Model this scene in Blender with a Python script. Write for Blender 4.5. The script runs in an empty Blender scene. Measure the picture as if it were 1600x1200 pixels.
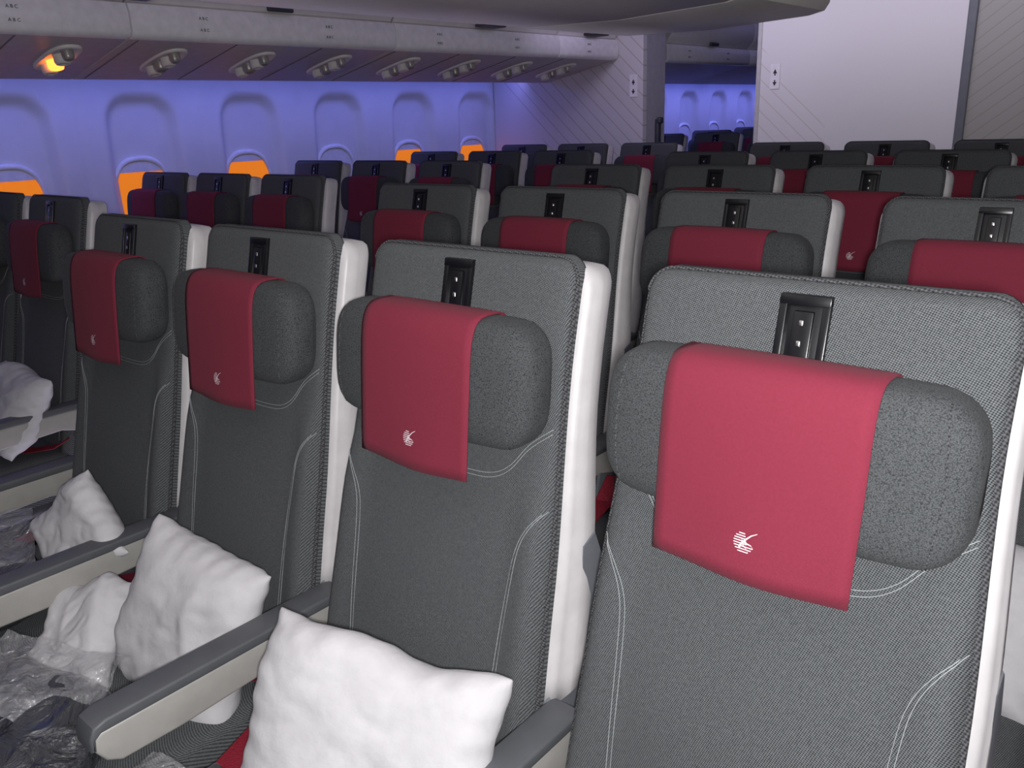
import bpy, bmesh, math, random
from mathutils import Vector, Matrix, noise
random.seed(4)
S=bpy.context.scene; COL=S.collection
S.view_settings.view_transform='Standard'
CZ=1.336
# ------------------------------------------------------------------ materials
def new_mat(name):
    m=bpy.data.materials.new(name); m.use_nodes=True
    nt=m.node_tree; b=nt.nodes["Principled BSDF"]; return m,nt,b
def plain(name,col,rough=.5,metal=0,emis=None,es=0,coat=0,noise_amt=.06,bump=.0,scale=30,spec=.5):
    m,nt,b=new_mat(name)
    b.inputs["Roughness"].default_value=rough; b.inputs["Metallic"].default_value=metal
    b.inputs["Coat Weight"].default_value=coat; b.inputs["Specular IOR Level"].default_value=spec
    tc=nt.nodes.new("ShaderNodeTexCoord"); n=nt.nodes.new("ShaderNodeTexNoise"); n.inputs["Scale"].default_value=scale; n.inputs["Detail"].default_value=3
    nt.links.new(tc.outputs["Object"],n.inputs["Vector"])
    r=nt.nodes.new("ShaderNodeValToRGB")
    r.color_ramp.elements[0].position=.3; r.color_ramp.elements[1].position=.7
    r.color_ramp.elements[0].color=[c*(1-noise_amt) for c in col]+[1]; r.color_ramp.elements[1].color=[min(1,c*(1+noise_amt)) for c in col]+[1]
    nt.links.new(n.outputs["Fac"],r.inputs["Fac"]); nt.links.new(r.outputs["Color"],b.inputs["Base Color"])
    if bump:
        bp=nt.nodes.new("ShaderNodeBump"); bp.inputs["Strength"].default_value=bump; bp.inputs["Distance"].default_value=.01
        nt.links.new(n.outputs["Fac"],bp.inputs["Height"]); nt.links.new(bp.outputs["Normal"],b.inputs["Normal"])
    if emis: b.inputs["Emission Color"].default_value=(*emis,1); b.inputs["Emission Strength"].default_value=es
    return m
def mth(nt,op,a,b=None,c=None):
    n=nt.nodes.new("ShaderNodeMath"); n.operation=op
    for i,v in enumerate((a,b,c)):
        if v is None: continue
        if isinstance(v,(int,float)): n.inputs[i].default_value=v
        else: nt.links.new(v,n.inputs[i])
    return n.outputs[0]
def fabric(name,dark,light,period=.0032,bump=.5,dots=False):
    m,nt,b=new_mat(name)
    tc=nt.nodes.new("ShaderNodeTexCoord"); sp=nt.nodes.new("ShaderNodeSeparateXYZ"); nt.links.new(tc.outputs["Object"],sp.inputs[0])
    if dots:
        v=nt.nodes.new("ShaderNodeTexVoronoi"); v.inputs["Scale"].default_value=1/period; nt.links.new(tc.outputs["Object"],v.inputs["Vector"])
        p=mth(nt,'SUBTRACT',1.0,v.outputs["Distance"])
    else:
        k=2*math.pi/period
        yz=mth(nt,'ADD',sp.outputs[2],mth(nt,'MULTIPLY',sp.outputs[1],.6))
        a=mth(nt,'SINE',mth(nt,'MULTIPLY',mth(nt,'ADD',sp.outputs[0],mth(nt,'MULTIPLY',yz,.5)),k))
        c=mth(nt,'SINE',mth(nt,'MULTIPLY',mth(nt,'SUBTRACT',yz,mth(nt,'MULTIPLY',sp.outputs[0],.5)),k))
        p=mth(nt,'MULTIPLY_ADD',mth(nt,'MULTIPLY',a,c),.5,.5)
    n=nt.nodes.new("ShaderNodeTexNoise"); n.inputs["Scale"].default_value=500 if dots else 350; nt.links.new(tc.outputs["Object"],n.inputs["Vector"])
    f=mth(nt,'MULTIPLY_ADD',n.outputs["Fac"],.4,mth(nt,'MULTIPLY',p,.8))
    r=nt.nodes.new("ShaderNodeValToRGB"); r.color_ramp.elements[0].position=.3; r.color_ramp.elements[1].position=.9
    r.color_ramp.elements[0].color=(*dark,1); r.color_ramp.elements[1].color=(*light,1)
    nt.links.new(f,r.inputs["Fac"]); nt.links.new(r.outputs["Color"],b.inputs["Base Color"])
    bp=nt.nodes.new("ShaderNodeBump"); bp.inputs["Strength"].default_value=bump; bp.inputs["Distance"].default_value=.001
    nt.links.new(f,bp.inputs["Height"]); nt.links.new(bp.outputs["Normal"],b.inputs["Normal"])
    b.inputs["Roughness"].default_value=.85; b.inputs["Sheen Weight"].default_value=.03
    b.inputs["Specular IOR Level"].default_value=.3
    return m
M={}
M['fab']=fabric("seat_fabric",(.013,.015,.018),(.168,.178,.185),.0036,.7)
M['fabh']=fabric("headrest_fabric",(.024,.026,.029),(.088,.094,.098),.0013,.35,dots=True)
M['pipe']=fabric("piping_fabric",(.02,.02,.022),(.11,.11,.12),.006,1)
M['red']=fabric("crimson_cover",(.17,.015,.033),(.235,.027,.054),.0018,.25)
M['shell']=plain("light_plastic",(.58,.56,.57),.42)
M['gshell']=plain("grey_plastic",(.16,.17,.19),.45)
M['dpl']=plain("dark_plastic",(.05,.055,.07),.4)
M['armside']=plain("armrest_plastic",(.38,.37,.35),.4)
M['armtop']=plain("armrest_pad",(.10,.105,.115),.5)
M['blk']=plain("black_gloss",(.006,.006,.008),.3)
M['chr']=plain("chrome",(.75,.75,.75),.3,1)
M['stitch']=plain("pale_thread",(.36,.38,.39),.7)
M['white']=plain("white_print",(.75,.62,.66),.6)
M['placard']=plain("white_placard",(.88,.86,.88),.5)
M['pillow']=plain("white_nonwoven",(.60,.59,.61),.85,bump=.12,scale=60,noise_amt=.03,spec=.2)
M['belt']=plain("red_webbing",(.24,.01,.025),.6,bump=.3,scale=300)
M['frame']=plain("seat_metal",(.12,.12,.13),.4,.6)
M['bin']=plain("bin_plastic",(.86,.83,.79),.45,noise_amt=.03)
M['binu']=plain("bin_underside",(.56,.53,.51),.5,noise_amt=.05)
M['rail']=plain("bin_rail",(.90,.88,.88),.32)
M['ceil']=plain("ceiling_panel",(.55,.53,.55),.7)
M['shade']=plain("window_shade",(.74,.74,.76),.5)
M['wfrm']=plain("window_frame",(.80,.80,.80),.4)
M['glow']=plain("sunset_pane",(.8,.3,.02),.5,emis=(1.0,.23,.006),es=.6)
M['amber']=plain("amber_lamp",(.9,.3,.05),.5,emis=(1,.22,.03),es=4)
M['lens']=plain("lamp_lens",(.45,.43,.40),.35,.4)
M['ink']=plain("dark_print",(.03,.03,.035),.6)
M['strip']=plain("blue_light_strip",(.1,.15,1),.5,emis=(.09,.15,1.0),es=5)
M['galley']=plain("galley_panel",(.46,.44,.48),.6)
M['floor']=plain("carpet",(.035,.035,.05),.95,bump=.5,scale=220,noise_amt=.4)
M['wall']=plain("sidewall_panel",(.70,.69,.68),.55,noise_amt=.03,scale=8)
def film_mat():
    m,nt,b=new_mat("wrapped_textile")
    tc=nt.nodes.new("ShaderNodeTexCoord"); n=nt.nodes.new("ShaderNodeTexNoise"); n.inputs["Scale"].default_value=16; n.inputs["Detail"].default_value=7; n.inputs["Distortion"].default_value=1.4
    nt.links.new(tc.outputs["Object"],n.inputs["Vector"])
    bp=nt.nodes.new("ShaderNodeBump"); bp.inputs["Strength"].default_value=1; bp.inputs["Distance"].default_value=.03
    nt.links.new(n.outputs["Fac"],bp.inputs["Height"]); nt.links.new(bp.outputs["Normal"],b.inputs["Coat Normal"]); nt.links.new(bp.outputs["Normal"],b.inputs["Normal"])
    b.inputs["Base Color"].default_value=(.045,.048,.055,1); b.inputs["Roughness"].default_value=.3
    b.inputs["Coat Weight"].default_value=1; b.inputs["Coat Roughness"].default_value=.08
    return m
M['film']=film_mat()
def clear_mat():
    m,nt,b=new_mat("clear_wrapper")
    tc=nt.nodes.new("ShaderNodeTexCoord"); n=nt.nodes.new("ShaderNodeTexNoise"); n.inputs["Scale"].default_value=45; n.inputs["Detail"].default_value=6; n.inputs["Distortion"].default_value=1
    nt.links.new(tc.outputs["Object"],n.inputs["Vector"])
    bp=nt.nodes.new("ShaderNodeBump"); bp.inputs["Strength"].default_value=1; bp.inputs["Distance"].default_value=.012
    nt.links.new(n.outputs["Fac"],bp.inputs["Height"]); nt.links.new(bp.outputs["Normal"],b.inputs["Normal"])
    b.inputs["Base Color"].default_value=(.62,.62,.64,1); b.inputs["Roughness"].default_value=.15; b.inputs["Metallic"].default_value=.3
    b.inputs["Alpha"].default_value=.36
    return m
M['clear']=clear_mat()
def bulk_mat(name,base,line,ang,period,fan):
    m,nt,b=new_mat(name)
    tc=nt.nodes.new("ShaderNodeTexCoord"); sp=nt.nodes.new("ShaderNodeSeparateXYZ"); nt.links.new(tc.outputs["Object"],sp.inputs[0])
    d=mth(nt,'ADD',mth(nt,'MULTIPLY',sp.outputs[0],math.sin(ang)),mth(nt,'MULTIPLY',sp.outputs[2],math.cos(ang)))
    fr=mth(nt,'FRACT',mth(nt,'DIVIDE',d,period))
    ln=mth(nt,'LESS_THAN',fr,.10)
    z=mth(nt,'LESS_THAN',mth(nt,'ADD',mth(nt,'MULTIPLY',sp.outputs[0],fan[0]),mth(nt,'MULTIPLY',sp.outputs[2],fan[1])),fan[2])
    f=mth(nt,'MULTIPLY',ln,z)
    mx=nt.nodes.new("ShaderNodeMix"); mx.data_type='RGBA'; nt.links.new(f,mx.inputs[0])
    mx.inputs[6].default_value=(*base,1); mx.inputs[7].default_value=(*line,1)
    nt.links.new(mx.outputs[2],b.inputs["Base Color"]); b.inputs["Roughness"].default_value=.45
    return m
M['bulkA']=bulk_mat("bulkhead_left_laminate",(.70,.67,.67),(.52,.48,.46),math.radians(42),.065,(-.75,-.66,1.95))
M['bulkB']=bulk_mat("bulkhead_center_laminate",(.80,.78,.79),(.70,.65,.62),math.radians(42),.06,(.75,.66,-.48))
M['bulkC']=bulk_mat("bulkhead_beige_laminate",(.40,.39,.36),(.34,.32,.28),math.radians(-38),.05,(0,0,1))
# ------------------------------------------------------------------ mesh helpers
def mk(name,vs,fs,mat=None,smooth=True,parent=None,loc=None):
    me=bpy.data.meshes.new(name); me.from_pydata([tuple(v) for v in vs],[],fs); me.update()
    bm=bmesh.new(); bm.from_mesh(me); bmesh.ops.recalc_face_normals(bm,faces=bm.faces); bm.to_mesh(me); bm.free()
    if mat: me.materials.append(M[mat])
    if smooth:
        me.polygons.foreach_set("use_smooth",[True]*len(me.polygons))
    o=bpy.data.objects.new(name,me); COL.objects.link(o)
    if parent: o.parent=parent
    if loc: o.location=loc
    return o
def loft(secs,cap=True,closed=True):
    vs=[];fs=[];n=len(secs[0])
    for s in secs: vs+=[tuple(p) for p in s]
    for i in range(len(secs)-1):
        for j in range(n if closed else n-1):
            k=(j+1)%n; fs.append((i*n+j,i*n+k,(i+1)*n+k,(i+1)*n+j))
    if cap:
        fs.append(tuple(range(n))[::-1]); fs.append(tuple((len(secs)-1)*n+j for j in range(n)))
    return vs,fs
def merge(*vf):
    V=[];F=[]
    for vs,fs in vf:
        o=len(V); V+=list(vs); F+=[tuple(i+o for i in f) for f in fs]
    return V,F
def tube(pts,r,n=6,closed=False):
    P=[Vector(p) for p in pts]; secs=[]
    for i,p in enumerate(P):
        rr=r[i] if isinstance(r,list) else r
        a=P[i-1] if (i>0 or closed) else p; b=P[(i+1)%len(P)] if (i<len(P)-1 or closed) else p
        t=(b-a).normalized(); up=Vector((0,1,0)) if abs(t.y)<.9 else Vector((0,0,1))
        s=t.cross(up).normalized(); u=s.cross(t)
        secs.append([p+s*rr*math.cos(q)+u*rr*math.sin(q) for q in [2*math.pi*k/n for k in range(n)]])
    if closed: secs.append(secs[0])
    return loft(secs,cap=not closed)
def box(cx,cy,cz,sx,sy,sz,bev=0,seg=2):
    bm=bmesh.new(); bmesh.ops.create_cube(bm,size=1)
    for v in bm.verts: v.co=Vector((v.co.x*sx,v.co.y*sy,v.co.z*sz))
    if bev: bmesh.ops.bevel(bm,geom=bm.edges[:],offset=bev,segments=seg,profile=.5,affect='EDGES')
    bm.verts.index_update()
    vs=[(v.co.x+cx,v.co.y+cy,v.co.z+cz) for v in bm.verts]; fs=[tuple(v.index for v in f.verts) for f in bm.faces]; bm.free(); return vs,fs
def extr(prof,x0,x1,bev=0,axis='x'):
    """extrude a closed (a,b) profile along an axis with bevelled rims"""
    bm=bmesh.new()
    def P(a,b,t): return (t,a,b) if axis=='x' else (a,t,b)
    v0=[bm.verts.new(P(a,b,x0)) for a,b in prof]; v1=[bm.verts.new(P(a,b,x1)) for a,b in prof]
    bm.faces.new(v0); bm.faces.new(v1[::-1]); n=len(prof)
    for i in range(n): bm.faces.new((v0[i],v1[i],v1[(i+1)%n],v0[(i+1)%n]))
    bmesh.ops.recalc_face_normals(bm,faces=bm.faces)
    if bev:
        es=[e for e in bm.edges if abs((e.verts[0].co-e.verts[1].co)[0 if axis=='x' else 1])<1e-6]
        bmesh.ops.bevel(bm,geom=es,offset=bev,segments=3,profile=.5,affect='EDGES')
    bm.verts.index_update()
    vs=[tuple(v.co) for v in bm.verts]; fs=[tuple(v.index for v in f.verts) for f in bm.faces]; bm.free(); return vs,fs
def flat_shade(o,ang=35):
    me=o.data
    bm=bmesh.new(); bm.from_mesh(me)
    for e in bm.edges:
        if len(e.link_faces)==2 and e.calc_face_angle(0)>math.radians(ang): e.smooth=False
    bm.to_mesh(me); bm.free(); return o
def empty(name,loc,label,cat,group=None):
    e=bpy.data.objects.new(name,None); e.empty_display_size=.1; e.location=loc; COL.objects.link(e)
    e["label"]=label; e["category"]=cat
    if group: e["group"]=group
    return e
def tag(o,label,cat,group=None):
    o["label"]=label; o["category"]=cat
    if group: o["group"]=group
    return o
def struct(o,label=None,cat="wall"):
    o["kind"]="structure"
    if label: o["label"]=label; o["category"]=cat
    return o
# ------------------------------------------------------------------ seat
TOP=1.17; TN=math.tan(math.radians(14))
def lean(x,d,z): return (x,TN*(z-TOP)+d,z)
def sm(a,b,x):
    t=max(0,min(1,(x-a)/(b-a))); return t*t*(3-2*t)
US=[math.sin(math.pi/2*t) for t in [i/14 for i in range(-14,15)]]
def hw(z):
    w=.188+.017*sm(1.08,.72,z)+.006*sm(.75,.55,z)
    r=.030
    if z>TOP-r: w=w-r+math.sqrt(max(0,r*r-(z-(TOP-r))**2))
    return w
def pad_front(u,z):
    e=8; d=.030-.030*(1-abs(u)**e)**(1/e)
    d-= .013*sm(.68,.9,abs(u))*(1-sm(.93,.99,abs(u)))*sm(.95,.80,z)
    d-= .010*math.exp(-((z-.66)/.12)**2)*(1-u*u)
    return d
def zlist(z0,z1,n,top_r):
    L=[z0+(z1-top_r-z0)*i/n for i in range(n)]
    L+=[z1-top_r+top_r*math.sin(math.pi/2*i/7) for i in range(8)]
    L[-1]-=.0006; return L
secs=[]
for z in zlist(.44,TOP,26,.030):
    w=hw(z); k=math.sqrt(max(0,1-max(0,(z-(TOP-.012))/.012)**2)); k=max(k,.15)
    fr=[lean(w*u,.030-(.030-pad_front(u,z))*k,z) for u in US]
    bk=[lean(w*u,.034,z) for u in US[::-1]]
    secs.append(fr+bk)
def seat_template():
    e=empty("airline_seat",(0,0,0),"dark grey woven airline seat with crimson headrest cover","seat")
    p=e
    v,f=loft(secs); mk("backrest",v,f,'fab',parent=p)
    ss=[]
    for z in zlist(.60,TOP-.010,14,.034):
        w=hw(min(z,TOP-.035))+.013
        r=.034; zt=TOP-.010
        if z>zt-r: w=w-r+math.sqrt(max(0,r*r-(z-(zt-r))**2))
        b=.034+.016*sm(1.0,.7,z)
        if z>zt-.012: b*=max(.3,math.sqrt(max(0,1-((z-zt+.012)/.0121)**2)))
        e4=6
        dc=.020+b
        fr=[lean(w*u,dc-b*(1-abs(u)**e4)**(1/e4),z) for u in US]; bk=[lean(w*u,dc+b*(1-abs(u)**e4)**(1/e4),z) for u in US[::-1]]
        ss.append(fr+bk)
    v,f=loft(ss); o=mk("seat_shell",v,f,'shell',parent=p); o["label"]="pale plastic back shell"
    for s in (-1,1):
        prof=[(-.115,.60),(-.075,.66),(-.045,.72),(-.030,.80),(.0,.81),(.035,.72),(.01,.56),(-.05,.42),(-.13,.40),(-.15,.46)]
        o=mk("hinge_fairing",*extr(prof,s*.209-.008,s*.209+.008,.004),'gshell',parent=p); flat_shade(o)
    pts=[]
    zs=[.50+i*(1.14-.50)/30 for i in range(31)]
    for z in zs: pts.append(lean(-hw(z)-.000,.014,z))
    for a in range(1,8):
        t=math.pi/2*a/8; pts.append(lean(-(.188-.030)-.031*math.cos(t),.012,TOP-.030+.030*math.sin(t)))
    for i in range(0,9): pts.append(lean(-.158+.316*i/8,.012,TOP-.0002))
    L=pts+[(-x,y,z) for x,y,z in pts[::-1][9:]]
    rr=[.0038 if p_[2]<1.12 else .0018+.002*max(0,(TOP-p_[2])/.05) for p_ in L]
    o=mk("piping",*tube(L,rr,6),'pipe',parent=p)
    def surf(x,z): u=max(-.97,min(.97,x/hw(z))); return lean(x,pad_front(u,z)-.0002,z)
    def smooth(P,n=6):
        out=[]
        for i in range(len(P)-1):
            a=P[max(0,i-1)];b=P[i];c=P[i+1];d=P[min(len(P)-1,i+2)]
            for k in range(n):
                t=k/n
                out.append(tuple(.5*((2*b[j])+(-a[j]+c[j])*t+(2*a[j]-5*b[j]+4*c[j]-d[j])*t*t+(-a[j]+3*b[j]-3*c[j]+d[j])*t**3) for j in (0,1)))
        out.append(P[-1]); return out
    T=[]
    A=[(0,.884),(.06,.885),(.10,.890),(.128,.906),(.155,.938),(.186,.962)]
    B=[(.196,.862),(.178,.840),(.163,.808),(.156,.76),(.149,.62),(.144,.48)]
    for s in (-1,1):
        for off in (0,.006):
            T.append(tube([surf(s*x,z-off) for x,z in smooth(A)],.0005,4))
            T.append(tube([surf(s*(x-off),z-off*.6) for x,z in smooth(B)],.0005,4))
    mk("stitching",*merge(*T),'stitch',parent=p)
    HW=.186; HH=.083; HZ=1.020
    def hl(x,d,z): return lean(x,d+.13*max(0,HZ+.085-z),z)
    def hsec(u,off=0):
        w=HW; x=u*w; r=.044
        hh=HH-.005*u*u
        ax=abs(x)
        if ax>w-r: hh=hh-r+math.sqrt(max(0,r*r-(ax-(w-r))**2))
        tb=.036*max(.42,(1-abs(u)**10)**(1/4) if abs(u)<1 else 0)
        dc=-.038-.010*(1-u*u)-.003*u*u*u*u
        return x,hh+off,tb+off,dc
    hs=[]
    for u in [math.sin(math.pi/2*t/18) for t in range(-18,19)]:
        x,hh,tb,dc=hsec(u)
        sec=[]
        for k in range(32):
            a=2*math.pi*k/32; c,s=math.cos(a),math.sin(a); ex=2/3.8
            sec.append(hl(x,dc+tb*math.copysign(abs(c)**ex,c),HZ+hh*math.copysign(abs(s)**ex,s)))
        hs.append(sec)
    h=mk("headrest",*loft(hs),'fabh',parent=p)
    for s in (-1,1):
        q=[]
        for k in range(-13,14):
            a=k/13; u=s*(.84+.04*(1-a*a)); x,hh,tb,dc=hsec(u)
            zz=HZ+hh*a*.97; ex=3.8
            dd=dc-tb*(1-min(.995,abs(a*.97))**ex)**(1/ex); q.append(hl(x,dd+.0001,zz))
        mk("wing_seam",*tube(q,.0008,5),'pipe',parent=h)
    CW=.104; ZB=.896
    def cov(u,z):
        uu=u/HW; x,hh,tb,dc=hsec(uu,.0025); q=u/CW
        t=(z-(ZB))/(HZ-.03-ZB); t=max(0,min(1,t))
        return dc-tb-.002*math.sin(q*4+1)*(1-t)
    cv=[]
    for u in [-CW+2*CW*i/16 for i in range(17)]:
        uu=u/HW; x,hh,tb,dc=hsec(uu,.0025)
        row=[]; q=(u/CW)
        zb=ZB-.004*(1-q*q)
        for t in range(8):
            z=zb+(HZ-.016-zb)*t/7; row.append((u*(1-.02*(1-t/7)),cov(u,z),z))
        for k in range(0,15):
            a=math.radians(180-k*12.5) ; ex=2/3.8; c,s=math.cos(a),math.sin(a)
            row.append((u,dc+tb*math.copysign(abs(c)**ex,c),HZ+hh*math.copysign(abs(s)**ex,s)))
        cv.append([hl(x_,d_,z_) for x_,d_,z_ in row])
    c=mk("headrest_cover",*loft(cv,cap=False,closed=False),'red',parent=p)
    md=c.modifiers.new("thick","SOLIDIFY"); md.thickness=.0016; md.offset=0
    E=[]
    R=.0108; zc=.934
    def ep(x,z,dd=0): return hl(x,cov(x,z)-.0013+dd,z)
    for i in range(8):
        z=zc-R*.85+i*R*1.7/7; half=math.sqrt(R*R-(z-zc)**2)
        x0=-half; x1=half*(.95 if i<3 else .45-.05*i)
        t=.00055
        E.append(([ep(x0,z-t),ep(x1,z-t),ep(x1,z+t),ep(x0,z+t)],[(0,1,2,3)]))
    def swoosh(P,w0):
        vs=[];fs=[]
        for i,(x,z) in enumerate(P):
            w=w0*(1-.8*i/(len(P)-1)); vs+=[ep(x-w*.4,z+w,-.0003),ep(x+w*.4,z-w,-.0003)]
        for i in range(len(P)-1): fs.append((2*i,2*i+1,2*i+3,2*i+2))
        return vs,fs
    E.append(swoosh([(-.0045,zc-.006),(-.002,zc-.001),(.002,zc+.004),(.007,zc+.009),(.013,zc+.0125)],.0014))
    E.append(swoosh([(-.002,zc+.002),(.003,zc+.0),(.008,zc-.001),(.0105,zc-.004)],.0012))
    E.append(swoosh([(-.001,zc-.002),(.003,zc-.005),(.006,zc-.009)],.0011))
    mk("emblem",*merge(*E),'white',parent=c,smooth=False)
    def lb(x0,x1,d0,d1,z0,z1,bev=.001):
        vs,fs=box((x0+x1)/2,(d0+d1)/2,(z0+z1)/2,abs(x1-x0),abs(d1-d0),abs(z1-z0),bev)
        return [lean(*v) for v in vs],fs
    fr=merge(lb(-.026,-.018,-.006,.004,1.02,1.156),lb(.018,.026,-.006,.004,1.02,1.156),lb(-.026,.026,-.007,.004,1.148,1.158),lb(-.019,.019,-.002,.004,1.02,1.15),lb(-.010,.010,-.006,.0,1.03,1.142))
    br=mk("slide_bracket",*fr,'blk',parent=p); flat_shade(br)
    for z in (1.090,1.108,1.128):
        mk("screw",*lb(-.003,.002,-.0080,-.006,z,z+.006),'chr',parent=br)
    cs=[]
    for y in [-.60,-.596,-.585,-.565,-.52,-.45,-.36,-.27,-.20,-.15]:
        k=sm(-.602,-.56,y); t=.45+.012*math.cos((y+.4)*3)-.03*(1-k); bz=.33+.03*(1-k)
        sec=[]
        for u in US: sec.append((.214*u*(.96+.04*k),y,bz+(t-bz)*(.5+.5*(1-abs(u)**7)**(1/7))-.006*(1-u*u)))
        for u in US[::-1]: sec.append((.214*u*(.96+.04*k),y,bz))
        cs.append(sec)
    mk("seat_cushion",*loft(cs),'fab',parent=p)
    fv=[box(0,-.36,.31,.40,.44,.04,.01)]
    for s in (-1,1):
        fv.append(extr([(-.50,.30),(-.44,.30),(-.52,.0),(-.58,.0)],s*.15-.018,s*.15+.018,.004))
        fv.append(extr([(-.22,.30),(-.16,.30),(-.08,.0),(-.14,.0)],s*.15-.018,s*.15+.018,.004))
    fv.append(box(0,-.07,.46,.38,.12,.30,.015))
    vs,fs=merge(*fv); o=mk("seat_frame",vs,fs,'frame',parent=p); flat_shade(o)
    for s,P in ((-1,[(-.208,-.150,.52),(-.200,-.21,.482),(-.188,-.30,.474),(-.160,-.385,.470)]),(1,[(.205,-.165,.50),(.19,-.20,.478),(.14,-.25,.470),(.08,-.28,.470)])):
        q=[]
        for i,(x,y,z) in enumerate(P):
            a=P[max(0,i-1)];b_=P[min(3,i+1)]; d=Vector((b_[0]-a[0],b_[1]-a[1],0)).normalized(); n_=Vector((-d.y,d.x,0))*.023
            q.append([(x-n_.x,y-n_.y,z),(x+n_.x,y+n_.y,z+.002),(x+n_.x,y+n_.y,z+.0045),(x-n_.x,y-n_.y,z+.0025)])
        b=mk("seat_belt",*loft(q),'belt',parent=p,smooth=False); b["label"]="red webbing seat belt"
        if s==-1:
            bk=merge(box(-.150,-.415,.478,.052,.07,.014,.004),box(-.150,-.42,.487,.04,.045,.008,.003))
            o=mk("belt_buckle",*bk,'chr',parent=b); flat_shade(o)
    return e
def armrest(parent,s):
    prof=[(-.10,.596),(-.505,.596),(-.513,.590),(-.515,.570),(-.504,.550),(-.485,.538),(-.40,.536),(-.20,.545),(-.15,.53),(-.10,.53)]
    v,f=extr(prof,s*.240-.0235,s*.240+.0235,.005); o=mk("armrest",v,f,'armside',parent=parent); flat_shade(o); o["label"]="light grey armrest with dark top"
    prof=[(-.10,.608),(-.12,.6115),(-.495,.6115),(-.512,.606),(-.519,.592),(-.5195,.572),(-.513,.571),(-.511,.588),(-.503,.594),(-.10,.594)]
    v,f=extr(prof,s*.240-.0242,s*.240+.0242,.004); q=mk("armrest_pad",v,f,'armtop',parent=o); flat_shade(q)
    return o
tmpl=seat_template(); arm_r=armrest(tmpl,1)
arm_l=armrest(tmpl,-1)
def parts(o):
    out=[]
    def rec(a):
        for c in a.children: out.append(c); rec(c)
    rec(o); return out
bpy.context.view_layer.update()
TP=parts(tmpl); LEFT=set([arm_l]+list(arm_l.children))
def put_seat(x,y,left=False,group="row seats",label=None,belt=True):
    n=tmpl.copy(); COL.objects.link(n); n.location=(x,y,0); n["group"]=group
    if label: n["label"]=label
    mp={tmpl:n}
    for c in TP:
        if c in LEFT and not left: continue
        k=c.copy(); COL.objects.link(k); k.parent=mp[c.parent]; mp[c]=k
    return n
RP=.8367
CX=[-.304,-.784,-1.264,-1.744]; WX=[-2.669,-3.149,-3.629]
for r in range(5):
    for i,x in enumerate(CX):
        put_seat(x,.806+RP*r,left=(i==3),group="centre block airline seats")
    for i,x in enumerate(WX):
        put_seat(x,1.007+RP*r,left=(i==2),group="window block airline seats",label="dark grey airline seat with crimson cover near the windows")
for r in range(3):
    for i,x in enumerate(WX):
        put_seat(x,6.15+RP*r,left=(i==2),group="airline seats in the next cabin",label="dark airline seat beyond the bulkhead in the next cabin")
for c in TP[::-1]: bpy.data.objects.remove(c)
bpy.data.objects.remove(tmpl)
# ------------------------------------------------------------------ pillows
def pillow(loc,rot,w,h,t,seed,label,rum=.75):
    n=34; vs=[];fs=[]
    for side in (1,-1):
        for j in range(n+1):
            for i in range(n+1):
                u=-1+2*i/n; v=-1+2*j/n
                cr=1-.05*(u*u*v*v)
                x=w/2*u*(1-.05*(1-v*v))*cr; z=h/2*v*(1-.05*(1-u*u))*cr
                th=t/2*((1-u**4)*(1-v**4))**.55
                q=Vector((u*1.1,v*1.1,seed*3.1)); nn=noise.noise(q)
                wr=noise.noise(Vector((u*3.0,v*3.0,seed*7.7+side)))
                rid=abs(noise.noise(Vector((u*1.8+seed,v*1.8,5.5+side))))
                cre=abs(noise.noise(Vector((u*2.2+v*1.2,v*3.2-u*1.5,seed*2.2+side))))
                y=side*th*(1+rum*(.22*nn+.05*wr-.24*rid))+.02*nn + side*.003*min(.25,cre)*4*(th/(t/2))-side*.003
                x+=.014*noise.noise(Vector((v*1.6,seed,1))); z+=.016*noise.noise(Vector((u*1.6,seed,9)))
                g=sm(.7,1,max(abs(u),abs(v)))*.003*math.sin((u if abs(v)>abs(u) else v)*24+seed)
                if th<1e-6: y=.02*nn
                vs.append((x,y+g,z))
    N=(n+1)**2
    for s in (0,1):
        for j in range(n):
            for i in range(n):
                a=s*N+j*(n+1)+i; f=(a,a+1,a+n+2,a+n+1); fs.append(f if s else f[::-1])
    o=mk("pillow",vs,fs,'pillow')
    bm=bmesh.new(); bm.from_mesh(o.data); bmesh.ops.remove_doubles(bm,verts=bm.verts,dist=.0004); bmesh.ops.recalc_face_normals(bm,faces=bm.faces); bm.to_mesh(o.data); bm.free()
    md=o.modifiers.new("s","SUBSURF"); md.levels=1; md.render_levels=1
    o.location=loc; o.rotation_euler=[math.radians(a) for a in rot]
    tag(o,label,"pillow","white travel pillows on the seats"); return o
pillow((-.715,.505,.582),(-26,4,16),.37,.29,.11,1,"crumpled white pillow leaning against grey seat back")
pillow((-1.190,.525,.560),(-24,8,8),.29,.30,.11,2,"crumpled white pillow standing between armrests on seat")
pillow((-1.405,.43,.505),(-55,-6,30),.17,.21,.07,3,"white pillow lying flat on seat beside armrest")
pillow((-1.61,.53,.590),(-22,42,-4),.21,.21,.09,4,"white pillow standing on its corner on seat")
pillow((-2.56,.74,.60),(-32,4,0),.34,.26,.11,5,"white pillow on aisle seat of the window block")
pillow((-.25,1.32,.56),(-40,5,0),.36,.28,.12,6,"white pillow on grey seat in the second row")
pillow((-.25,.33,.53),(-65,-5,12),.36,.28,.11,7,"white pillow lying flat on the aisle seat cushion")
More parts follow.
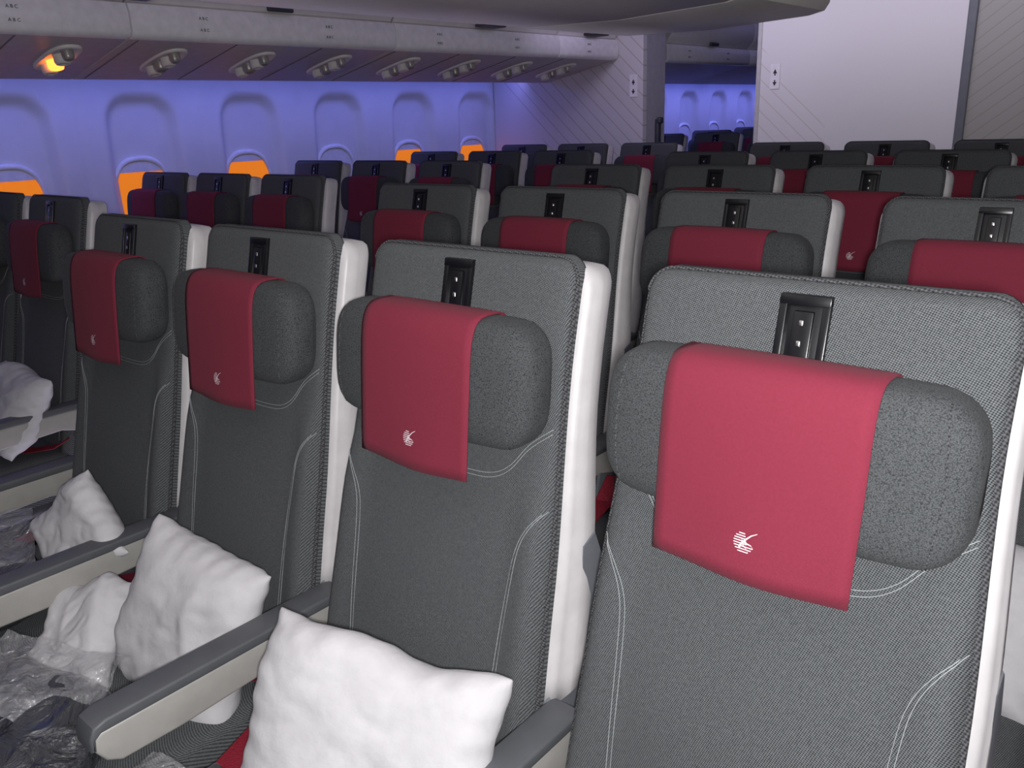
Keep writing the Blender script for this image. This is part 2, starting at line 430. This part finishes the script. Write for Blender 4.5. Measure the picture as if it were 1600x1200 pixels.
# wrapped blankets
def blanket(loc,rot,sx,sy,sz,seed,mat='film'):
    n=40;m=26
    secs=[]
    for i in range(m+1):
        a=-math.pi/2+math.pi*i/m; 
        ca,sa=math.cos(a),math.sin(a); sec=[]
        for k in range(n):
            b=2*math.pi*k/n; e=.5
            cx=math.copysign(abs(math.cos(b))**e,math.cos(b))*abs(ca)**e; cy=math.copysign(abs(math.sin(b))**e,math.sin(b))*abs(ca)**e
            cz=math.copysign(abs(sa)**.6,sa)
            p=Vector((cx*sx/2,cy*sy/2,cz*sz/2))
            nn=noise.noise(p*14+Vector((seed,0,0)))*.016+noise.noise(p*38+Vector((0,seed,0)))*.007
            p+=p.normalized()*nn if p.length>0 else Vector((0,0,0))
            sec.append(p)
        secs.append(sec)
    o=mk("wrapped_blanket",*loft(secs),mat)
    o.location=loc; o.rotation_euler=[math.radians(a) for a in rot]
    tag(o,"dark folded blanket in shiny crinkled plastic wrapping","blanket","plastic-wrapped blankets on the seats"); return o
blanket((-1.25,.24,.505),(6,4,20),.34,.24,.08,1)
blanket((-1.72,.36,.505),(4,-4,-10),.34,.24,.08,3)
blanket((-.80,.25,.495),(5,0,15),.26,.18,.06,5)
def wrapper(loc,rot,sx,sy,seed):
    n=34; vs=[];fs=[]
    for j in range(n+1):
        for i in range(n+1):
            x=(i/n-.5)*sx; y=(j/n-.5)*sy
            z=.022*noise.noise(Vector((x*12,y*12,seed)))+.012*abs(noise.noise(Vector((x*30,y*30,seed))))
            x+=.02*noise.noise(Vector((y*15,seed,x*4))); vs.append((x,y,z))
    for j in range(n):
        for i in range(n): a=j*(n+1)+i; fs.append((a,a+1,a+n+2,a+n+1))
    o=mk("plastic_wrapper",vs,fs,'clear'); o.location=loc; o.rotation_euler=[math.radians(a) for a in rot]
    tag(o,"crumpled clear plastic wrapper lying over a blanket","plastic wrapper","loose plastic wrappers"); return o
wrapper((-1.25,.31,.555),(12,5,25),.24,.14,2)
wrapper((-1.78,.42,.555),(10,5,-20),.26,.16,6)
wrapper((-.92,.31,.525),(10,0,10),.14,.12,9)
# ------------------------------------------------------------------ shell of the cabin
YB=4.60
wy0=2.0278; wp=.6001
def wallx(y,z):
    zr=z-CZ
    x=-4.092+.30*max(0,zr-.16)**1.6+.02*max(0,-.3-zr)
    k=round((y-wy0)/wp); yc=wy0+k*wp
    a=.184; zt=CZ+.178; zb=CZ-.66; r=.12
    dy=abs(y-yc); zc=(zt+zb)/2; dz=abs(z-zc); hz=(zt-zb)/2
    aa=a-.012*sm(zc,zt,z)
    qx=max(dy-(aa-r),0); qz=max(dz-(hz-r),0)
    sd=math.hypot(qx,qz)-r+min(max(dy-(aa-r),dz-(hz-r)),0)
    x-= .050*sm(.016,-.045,sd)
    g=abs(abs(y-yc)-wp/2); x-= .006*max(0,1-g/.006)
    return x
ny=760; nz=110; y_0,y_1=.2,10.2; z_0,z_1=0,CZ+.50
vs=[];fs=[]
for j in range(nz+1):
    z=z_0+(z_1-z_0)*j/nz
    for i in range(ny+1):
        y=y_0+(y_1-y_0)*i/ny; vs.append((wallx(y,z),y,z))
for j in range(nz):
    for i in range(ny): a=j*(ny+1)+i; fs.append((a,a+1,a+ny+2,a+ny+1))
struct(mk("wall_left",vs,fs,'wall'))
for k in range(-2,13):
    yc=wy0+wp*k-.03
    if YB-.1<yc<6.0: continue
    closed = (k==2 or k>4)
    N=36
    def ov(a,b,t,e=2.6): c,s=math.cos(t),math.sin(t); return a*math.copysign(abs(c)**(2/e),c),b*math.copysign(abs(s)**(2/e),s)
    cz=CZ-.300; xb=-4.134
    secs_=[]
    for i in range(N):
        t=2*math.pi*i/N
        sec=[]
        for (sc,dx) in ((1.08,-.008),(1.07,.006),(1.0,.010),(.96,.004),(.95,-.008)):
            a,b=ov(.138*sc,.180*sc+.006*(sc>1),t); sec.append((xb+dx,yc+a,cz+b))
        secs_.append(sec)
    secs_.append(secs_[0])
    w=mk("window_%d"%(k+3),*loft(secs_,cap=False),'wfrm'); struct(w,"oval cabin window with plastic rim","window")
    pts=[(xb-.003,yc+ov(.136,.178,2*math.pi*i/N)[0],cz+ov(.136,.178,2*math.pi*i/N)[1]) for i in range(N)]
    mk("window_pane",pts,[tuple(range(N))],'glow',parent=w,smooth=False)
    zlow=cz+(.128 if k<1 else .142)
    if closed: up=[(p[0]+.005,p[1],p[2]) for p in pts]
    else:
        up=[(p[0]+.005,p[1],p[2]) for p in pts if p[2]>=zlow]
        up=sorted(up,key=lambda p: math.atan2(p[2]-cz,p[1]-yc))
        up=[(xb+.002,yc+.114,zlow-.006)]+up+[(xb+.002,yc-.114,zlow-.006)]
    mk("window_shade",up,[tuple(range(len(up)))],'shade',parent=w,smooth=False)
def boxo(name,x0,x1,y0,y1,z0,z1,mat,bev=0):
    v,f=box((x0+x1)/2,(y0+y1)/2,(z0+z1)/2,x1-x0,y1-y0,z1-z0,bev); o=mk(name,v,f,mat,smooth=False); return o
struct(boxo("floor",-4.3,3.2,-1.8,10.4,-.06,0,'floor'))
struct(boxo("ceiling",-4.3,3.2,-1.8,10.4,CZ+.85,CZ+.90,'ceil'))
struct(boxo("wall_right",3.1,3.2,-1.8,10.4,0,CZ+.85,'ceil'))
struct(boxo("wall_back",-4.3,3.2,10.3,10.4,0,CZ+.85,'galley'))
struct(boxo("wall_back_left",-4.08,-2.858,YB,YB+.04,0,CZ+.85,'bulkA'))
struct(boxo("wall_galley_side",-2.90,-2.858,YB+.04,YB+.26,0,CZ+.85,'galley'))
struct(boxo("wall_back_center",-2.10,-1.085,YB,YB+.05,0,CZ+.85,'bulkB'))
struct(boxo("trim_1",-1.085,-1.045,YB-.012,YB+.04,0,CZ+.85,'gshell',.006))
struct(boxo("wall_back_beige",-1.045,-.10,YB+.01,YB+.05,0,CZ+.85,'bulkC'))
struct(boxo("trim_2",-2.125,-2.10,YB-.008,YB+.06,0,CZ+.85,'shell',.006))
struct(boxo("wall_galley_center",-2.10,-2.06,YB+.05,YB+1.3,0,CZ+.85,'galley'))
# ---- window side bins
binp=[(-3.62,.325),(-3.60,.225),(-3.592,.2187),(-3.585,.2187),(-3.06,.325),(-3.05,.34),(-3.05,.42),(-3.06,.44),(-3.02,.50),(-3.01,.58),(-3.05,.68),(-3.15,.78),(-3.25,.845),(-3.62,.845)]
def bin_mod(y0,y1,k):
    e=empty("overhead_bin",(-3.3,(y0+y1)/2,CZ+.33),"beige overhead luggage bin with pale lip above window seats","overhead bin","window side overhead bins")
    L=Vector(e.location)
    def loc(v): return [(a-L.x,b-L.y,c-L.z) for a,b,c in v]
    pr=[(a,CZ+b) for a,b in binp]
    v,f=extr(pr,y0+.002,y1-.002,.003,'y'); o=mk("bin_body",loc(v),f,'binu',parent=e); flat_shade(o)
    rl=[(-3.075,.322),(-3.045,.326),(-3.032,.345),(-3.030,.405),(-3.042,.437),(-3.075,.44),(-3.06,.43),(-3.052,.40),(-3.052,.35),(-3.065,.332)]
    v,f=extr([(a,CZ+b) for a,b in rl],y0+.003,y1-.003,.002,'y'); o=mk("bin_lip",loc(v),f,'rail',parent=e); flat_shade(o,50)
    dr=[(-3.055,.445),(-3.008,.50),(-2.998,.58),(-3.038,.69),(-3.14,.795),(-3.155,.79),(-3.055,.68),(-3.015,.58),(-3.025,.51),(-3.065,.45)]
    v,f=extr([(a,CZ+b) for a,b in dr],y0+.006,y1-.006,.002,'y'); d=mk("bin_door",loc(v),f,'bin',parent=e); flat_shade(d,50)
    v,f=box(-3.022,(y0+y1)/2,CZ+.455,.02,.12,.025,.006); mk("bin_latch",loc(v),f,'dpl',parent=d)
    for yy in (y0+.28,y0+.86):
        if yy>y1-.1: continue
        for t,dz in (("A B C",0.028),("A B C",-.012)):
            cu=bpy.data.curves.new("t","FONT"); cu.body=t; cu.size=.015; cu.extrude=.0004; cu.align_x='CENTER'
            to=bpy.data.objects.new("t",cu); COL.objects.link(to); bpy.context.view_layer.update()
            me=bpy.data.meshes.new_from_object(to); bpy.data.objects.remove(to)
            me.materials.clear(); me.materials.append(M['ink'])
            ro=bpy.data.objects.new("row_lettering",me); COL.objects.link(ro); ro.parent=e
            ro.location=(-3.0285-L.x,yy-L.y,CZ+.368+dz-L.z); ro.rotation_euler=(math.radians(90),0,math.radians(90))
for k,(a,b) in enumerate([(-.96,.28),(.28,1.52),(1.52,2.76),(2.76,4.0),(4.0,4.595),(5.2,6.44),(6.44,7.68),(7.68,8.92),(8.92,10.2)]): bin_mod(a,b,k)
# ---- reading light units under the bins
sl=math.atan2(.325-.2187,-3.06+3.585)
def reader(y,lit):
    e=empty("reading_light_unit",(-3.30,y,CZ+.2755),"oval overhead unit with reading lights"+(", amber lamp lit" if lit else " and air nozzle"),"reading light","overhead reading light units")
    e.rotation_euler=(0,-sl,0)
    N=28; secs=[]
    for sc,z in ((1,.004),(1,-.006),(.93,-.010),(.86,-.004),(.0,-.003)):
        secs.append([(.15*sc*math.copysign(abs(math.cos(t))**.7,math.cos(t)),.058*sc*math.copysign(abs(math.sin(t))**.8,math.sin(t)),z) for t in [2*math.pi*i/N for i in range(N)]])
    mk("unit_housing",*loft(secs,cap=False),'bin',parent=e)
    for j,x in enumerate((-.09,-.03,.035,.09)):
        sc=[]; r=.028 if j<3 else .021
        for a,z in ((1.0,0),(1.0,-.024),(.85,-.034),(.55,-.037),(.5,-.028),(.0,-.027)):
            sc.append([(x+r*a*math.cos(t),r*a*math.sin(t),z) for t in [2*math.pi*i/18 for i in range(18)]])
        mk("lamp_nozzle",*loft(sc,cap=False),('amber' if (lit and j==1) else ('lens' if j%2 else 'bin')),parent=e)
for i,y in enumerate([.94,1.36,1.76,2.16,2.57,3.0,3.44,3.88,4.3]): reader(y,i==1)
tn=3
for i,y in enumerate([1.15,1.56,1.96,2.37,2.79,3.22,3.66,4.09]):
    v,f=box(0,0,0,.50,.005,.004,.001); o=mk("trim_%d"%tn,v,f,'gshell',smooth=False); o.location=(-3.325,y,CZ+.2705); o.rotation_euler=(0,-sl,0); struct(o); tn+=1
# ---- blue light strips + real lights
def strip(y0,y1,en):
    global tn
    v,f=box(-3.93,(y0+y1)/2,CZ+.319,.04,y1-y0,.012,.004); o=mk("trim_%d"%tn,v,f,'strip'); struct(o,"blue mood light strip in the cove above windows","light strip"); tn+=1
    ld=bpy.data.lights.new("cove_lamp","AREA"); ld.shape='RECTANGLE'; ld.size=.06; ld.size_y=y1-y0; ld.energy=en*(y1-y0); ld.color=(.26,.27,1.0); ld.spread=math.radians(125)
    lo=bpy.data.objects.new("cove_lamp",ld); COL.objects.link(lo); lo.location=(-3.80,(y0+y1)/2,CZ+.305); lo.rotation_euler=(0,math.radians(22),0)
for k,(a,b,en) in enumerate([(-.2,1.5,1.15),(1.53,2.99,1.15),(3.02,4.58,1.15),(5.3,7.6,2.2),(7.65,10,2.2)]): strip(a,b,en)
struct(boxo("ceiling_cove",-4.05,-3.62,-1,10.2,CZ+.325,CZ+.34,'ceil'))
# ---- centre bins
cb=[(-1.955,.36),(-1.952,.315),(-1.930,.293),(-1.85,.283),(-1.5,.272),(-1.15,.283),(-1.10,.293),(-1.085,.315),(-1.08,.36),(-1.06,.60),(-1.15,.845),(-1.85,.845),(-1.98,.60)]
for (a,b) in [(-1.3,-.1),(-.1,1.1),(1.1,2.28),(2.28,2.87)]:
    e=empty("overhead_bin",(-1.5,(a+b)/2,CZ+.28),"large pale centre overhead bin with smooth curved underside","overhead bin","centre overhead bins")
    L=Vector(e.location)
    v,f=extr([(x,CZ+z) for x,z in cb],a+.003,b-.003,.006,'y'); o=mk("bin_body",[(x-L.x,y-L.y,z-L.z) for x,y,z in v],f,'bin',parent=e); flat_shade(o,40)
    v,f=box(-1.90,b-.14,CZ+.287,.05,.10,.010,.004); mk("bin_latch",[(x-L.x,y-L.y,z-L.z) for x,y,z in v],f,'dpl',parent=e)
# ---- signs
def sign(x,z,w=.055,h=.13):
    e=empty("wall_sign",(x,YB-.003,z),"small white placard with dark pictograms on bulkhead","sign","bulkhead placards")
    mk("sign_plate",*box(0,0,0,w,.004,h,.001),'placard',parent=e,smooth=False)
    q=w*.22
    def poly(P): mk("pictogram",[(a,-.0026,b) for a,b in P],[tuple(range(len(P)))],'ink',parent=e,smooth=False)
    poly([(-q,h*.12),(-q*.3,h*.12),(-q*.3,h*.04),(q*.3,h*.04),(q*.3,h*.12),(q,h*.12),(0,h*.30)])
    poly([(-q,-h*.22),(-q*.3,-h*.22),(-q*.3,-h*.14),(q*.3,-h*.14),(q*.3,-h*.22),(q,-h*.22),(0,-h*.38)])
sign(-2.015,CZ+.165); sign(-2.925,CZ+.165)
e=empty("wall_telephone",(-2.845,YB+.16,CZ-.12),"dark crew handset hanging on the galley side panel","telephone")
mk("handset",*merge(box(0,0,0,.03,.04,.17,.01),box(.015,0,.075,.03,.045,.04,.01),box(.015,0,-.075,.03,.045,.04,.01)),'dpl',parent=e)
co=[(.012+.010*math.cos(t*.9),.010*math.sin(t*.9),-.09-.0022*t) for t in range(0,90)]
mk("coiled_cord",*tube(co,.003,5),'dpl',parent=e)
# ------------------------------------------------------------------ lights
def area(name,loc,rot,sx,sy,en,col,spread=180):
    ld=bpy.data.lights.new(name,"AREA"); ld.shape='RECTANGLE'; ld.size=sx; ld.size_y=sy; ld.energy=en; ld.color=col; ld.spread=math.radians(spread)
    lo=bpy.data.objects.new(name,ld); COL.objects.link(lo); lo.location=loc; lo.rotation_euler=[math.radians(a) for a in rot]; return lo
area("aisle_ceiling_lamp",(-2.45,2.2,CZ+.82),(0,0,0),.35,5.5,1.5,(.55,.50,1.0))
area("bulkhead_fill",(-1.3,3.75,CZ+.80),(66,0,0),2.2,.3,5,(.86,.80,1.0),100)  # added fill, tilted at the centre bulkhead to brighten it; not a cabin fixture
area("left_bulkhead_fill",(-2.5,3.7,CZ+.75),(60,0,20),.5,.3,1.3,(.72,.64,1.0),120)  # added fill that keeps the left bulkhead panel bright
area("right_aisle_ceiling_lamp",(.35,1.5,CZ+.82),(0,0,0),.35,5,.5,(.80,.75,1.0))
area("next_cabin_lamp",(-2.6,7.3,CZ+.8),(0,0,0),.5,3,1.5,(.45,.42,1.0))
area("aisle_floor_fill",(-2.22,1.8,.02),(180,0,0),.12,5.5,5.5,(.85,.78,1.0),110)  # added uplight to lift the bin undersides without lighting the seat fronts
area("right_aisle_floor_fill",(.25,1.0,.02),(180,0,0),.12,5.5,4,(1,.92,1.0),120)  # second added uplight, brightens the centre bin underside from the right aisle
ld=bpy.data.lights.new("camera_flash","POINT"); ld.energy=62; ld.shadow_soft_size=.02; ld.color=(1,.99,.985)
lo=bpy.data.objects.new("camera_flash",ld); COL.objects.link(lo); lo.location=(.03,-.02,CZ+.0)
w=bpy.data.worlds.new("w"); S.world=w; w.use_nodes=True; w.node_tree.nodes["Background"].inputs[0].default_value=(.36,.32,.55,1); w.node_tree.nodes["Background"].inputs[1].default_value=.03
# ------------------------------------------------------------------ camera
yaw,pit,rol,f=.7188,.3119,-.0411,1283.4
cy,sy=math.cos(yaw),math.sin(yaw)
F=Vector((-sy*math.cos(pit),cy*math.cos(pit),-math.sin(pit))); R0=Vector((cy,sy,0)); U0=R0.cross(F)
R=R0*math.cos(rol)+U0*math.sin(rol); U=-R0*math.sin(rol)+U0*math.cos(rol)
cd=bpy.data.cameras.new("camera"); cd.sensor_width=36; cd.lens=f/1600*36; cd.clip_start=.01
c=bpy.data.objects.new("camera",cd); COL.objects.link(c)
c.matrix_world=Matrix(((R.x,U.x,-F.x,0),(R.y,U.y,-F.y,0),(R.z,U.z,-F.z,CZ),(0,0,0,1)))
S.camera=c
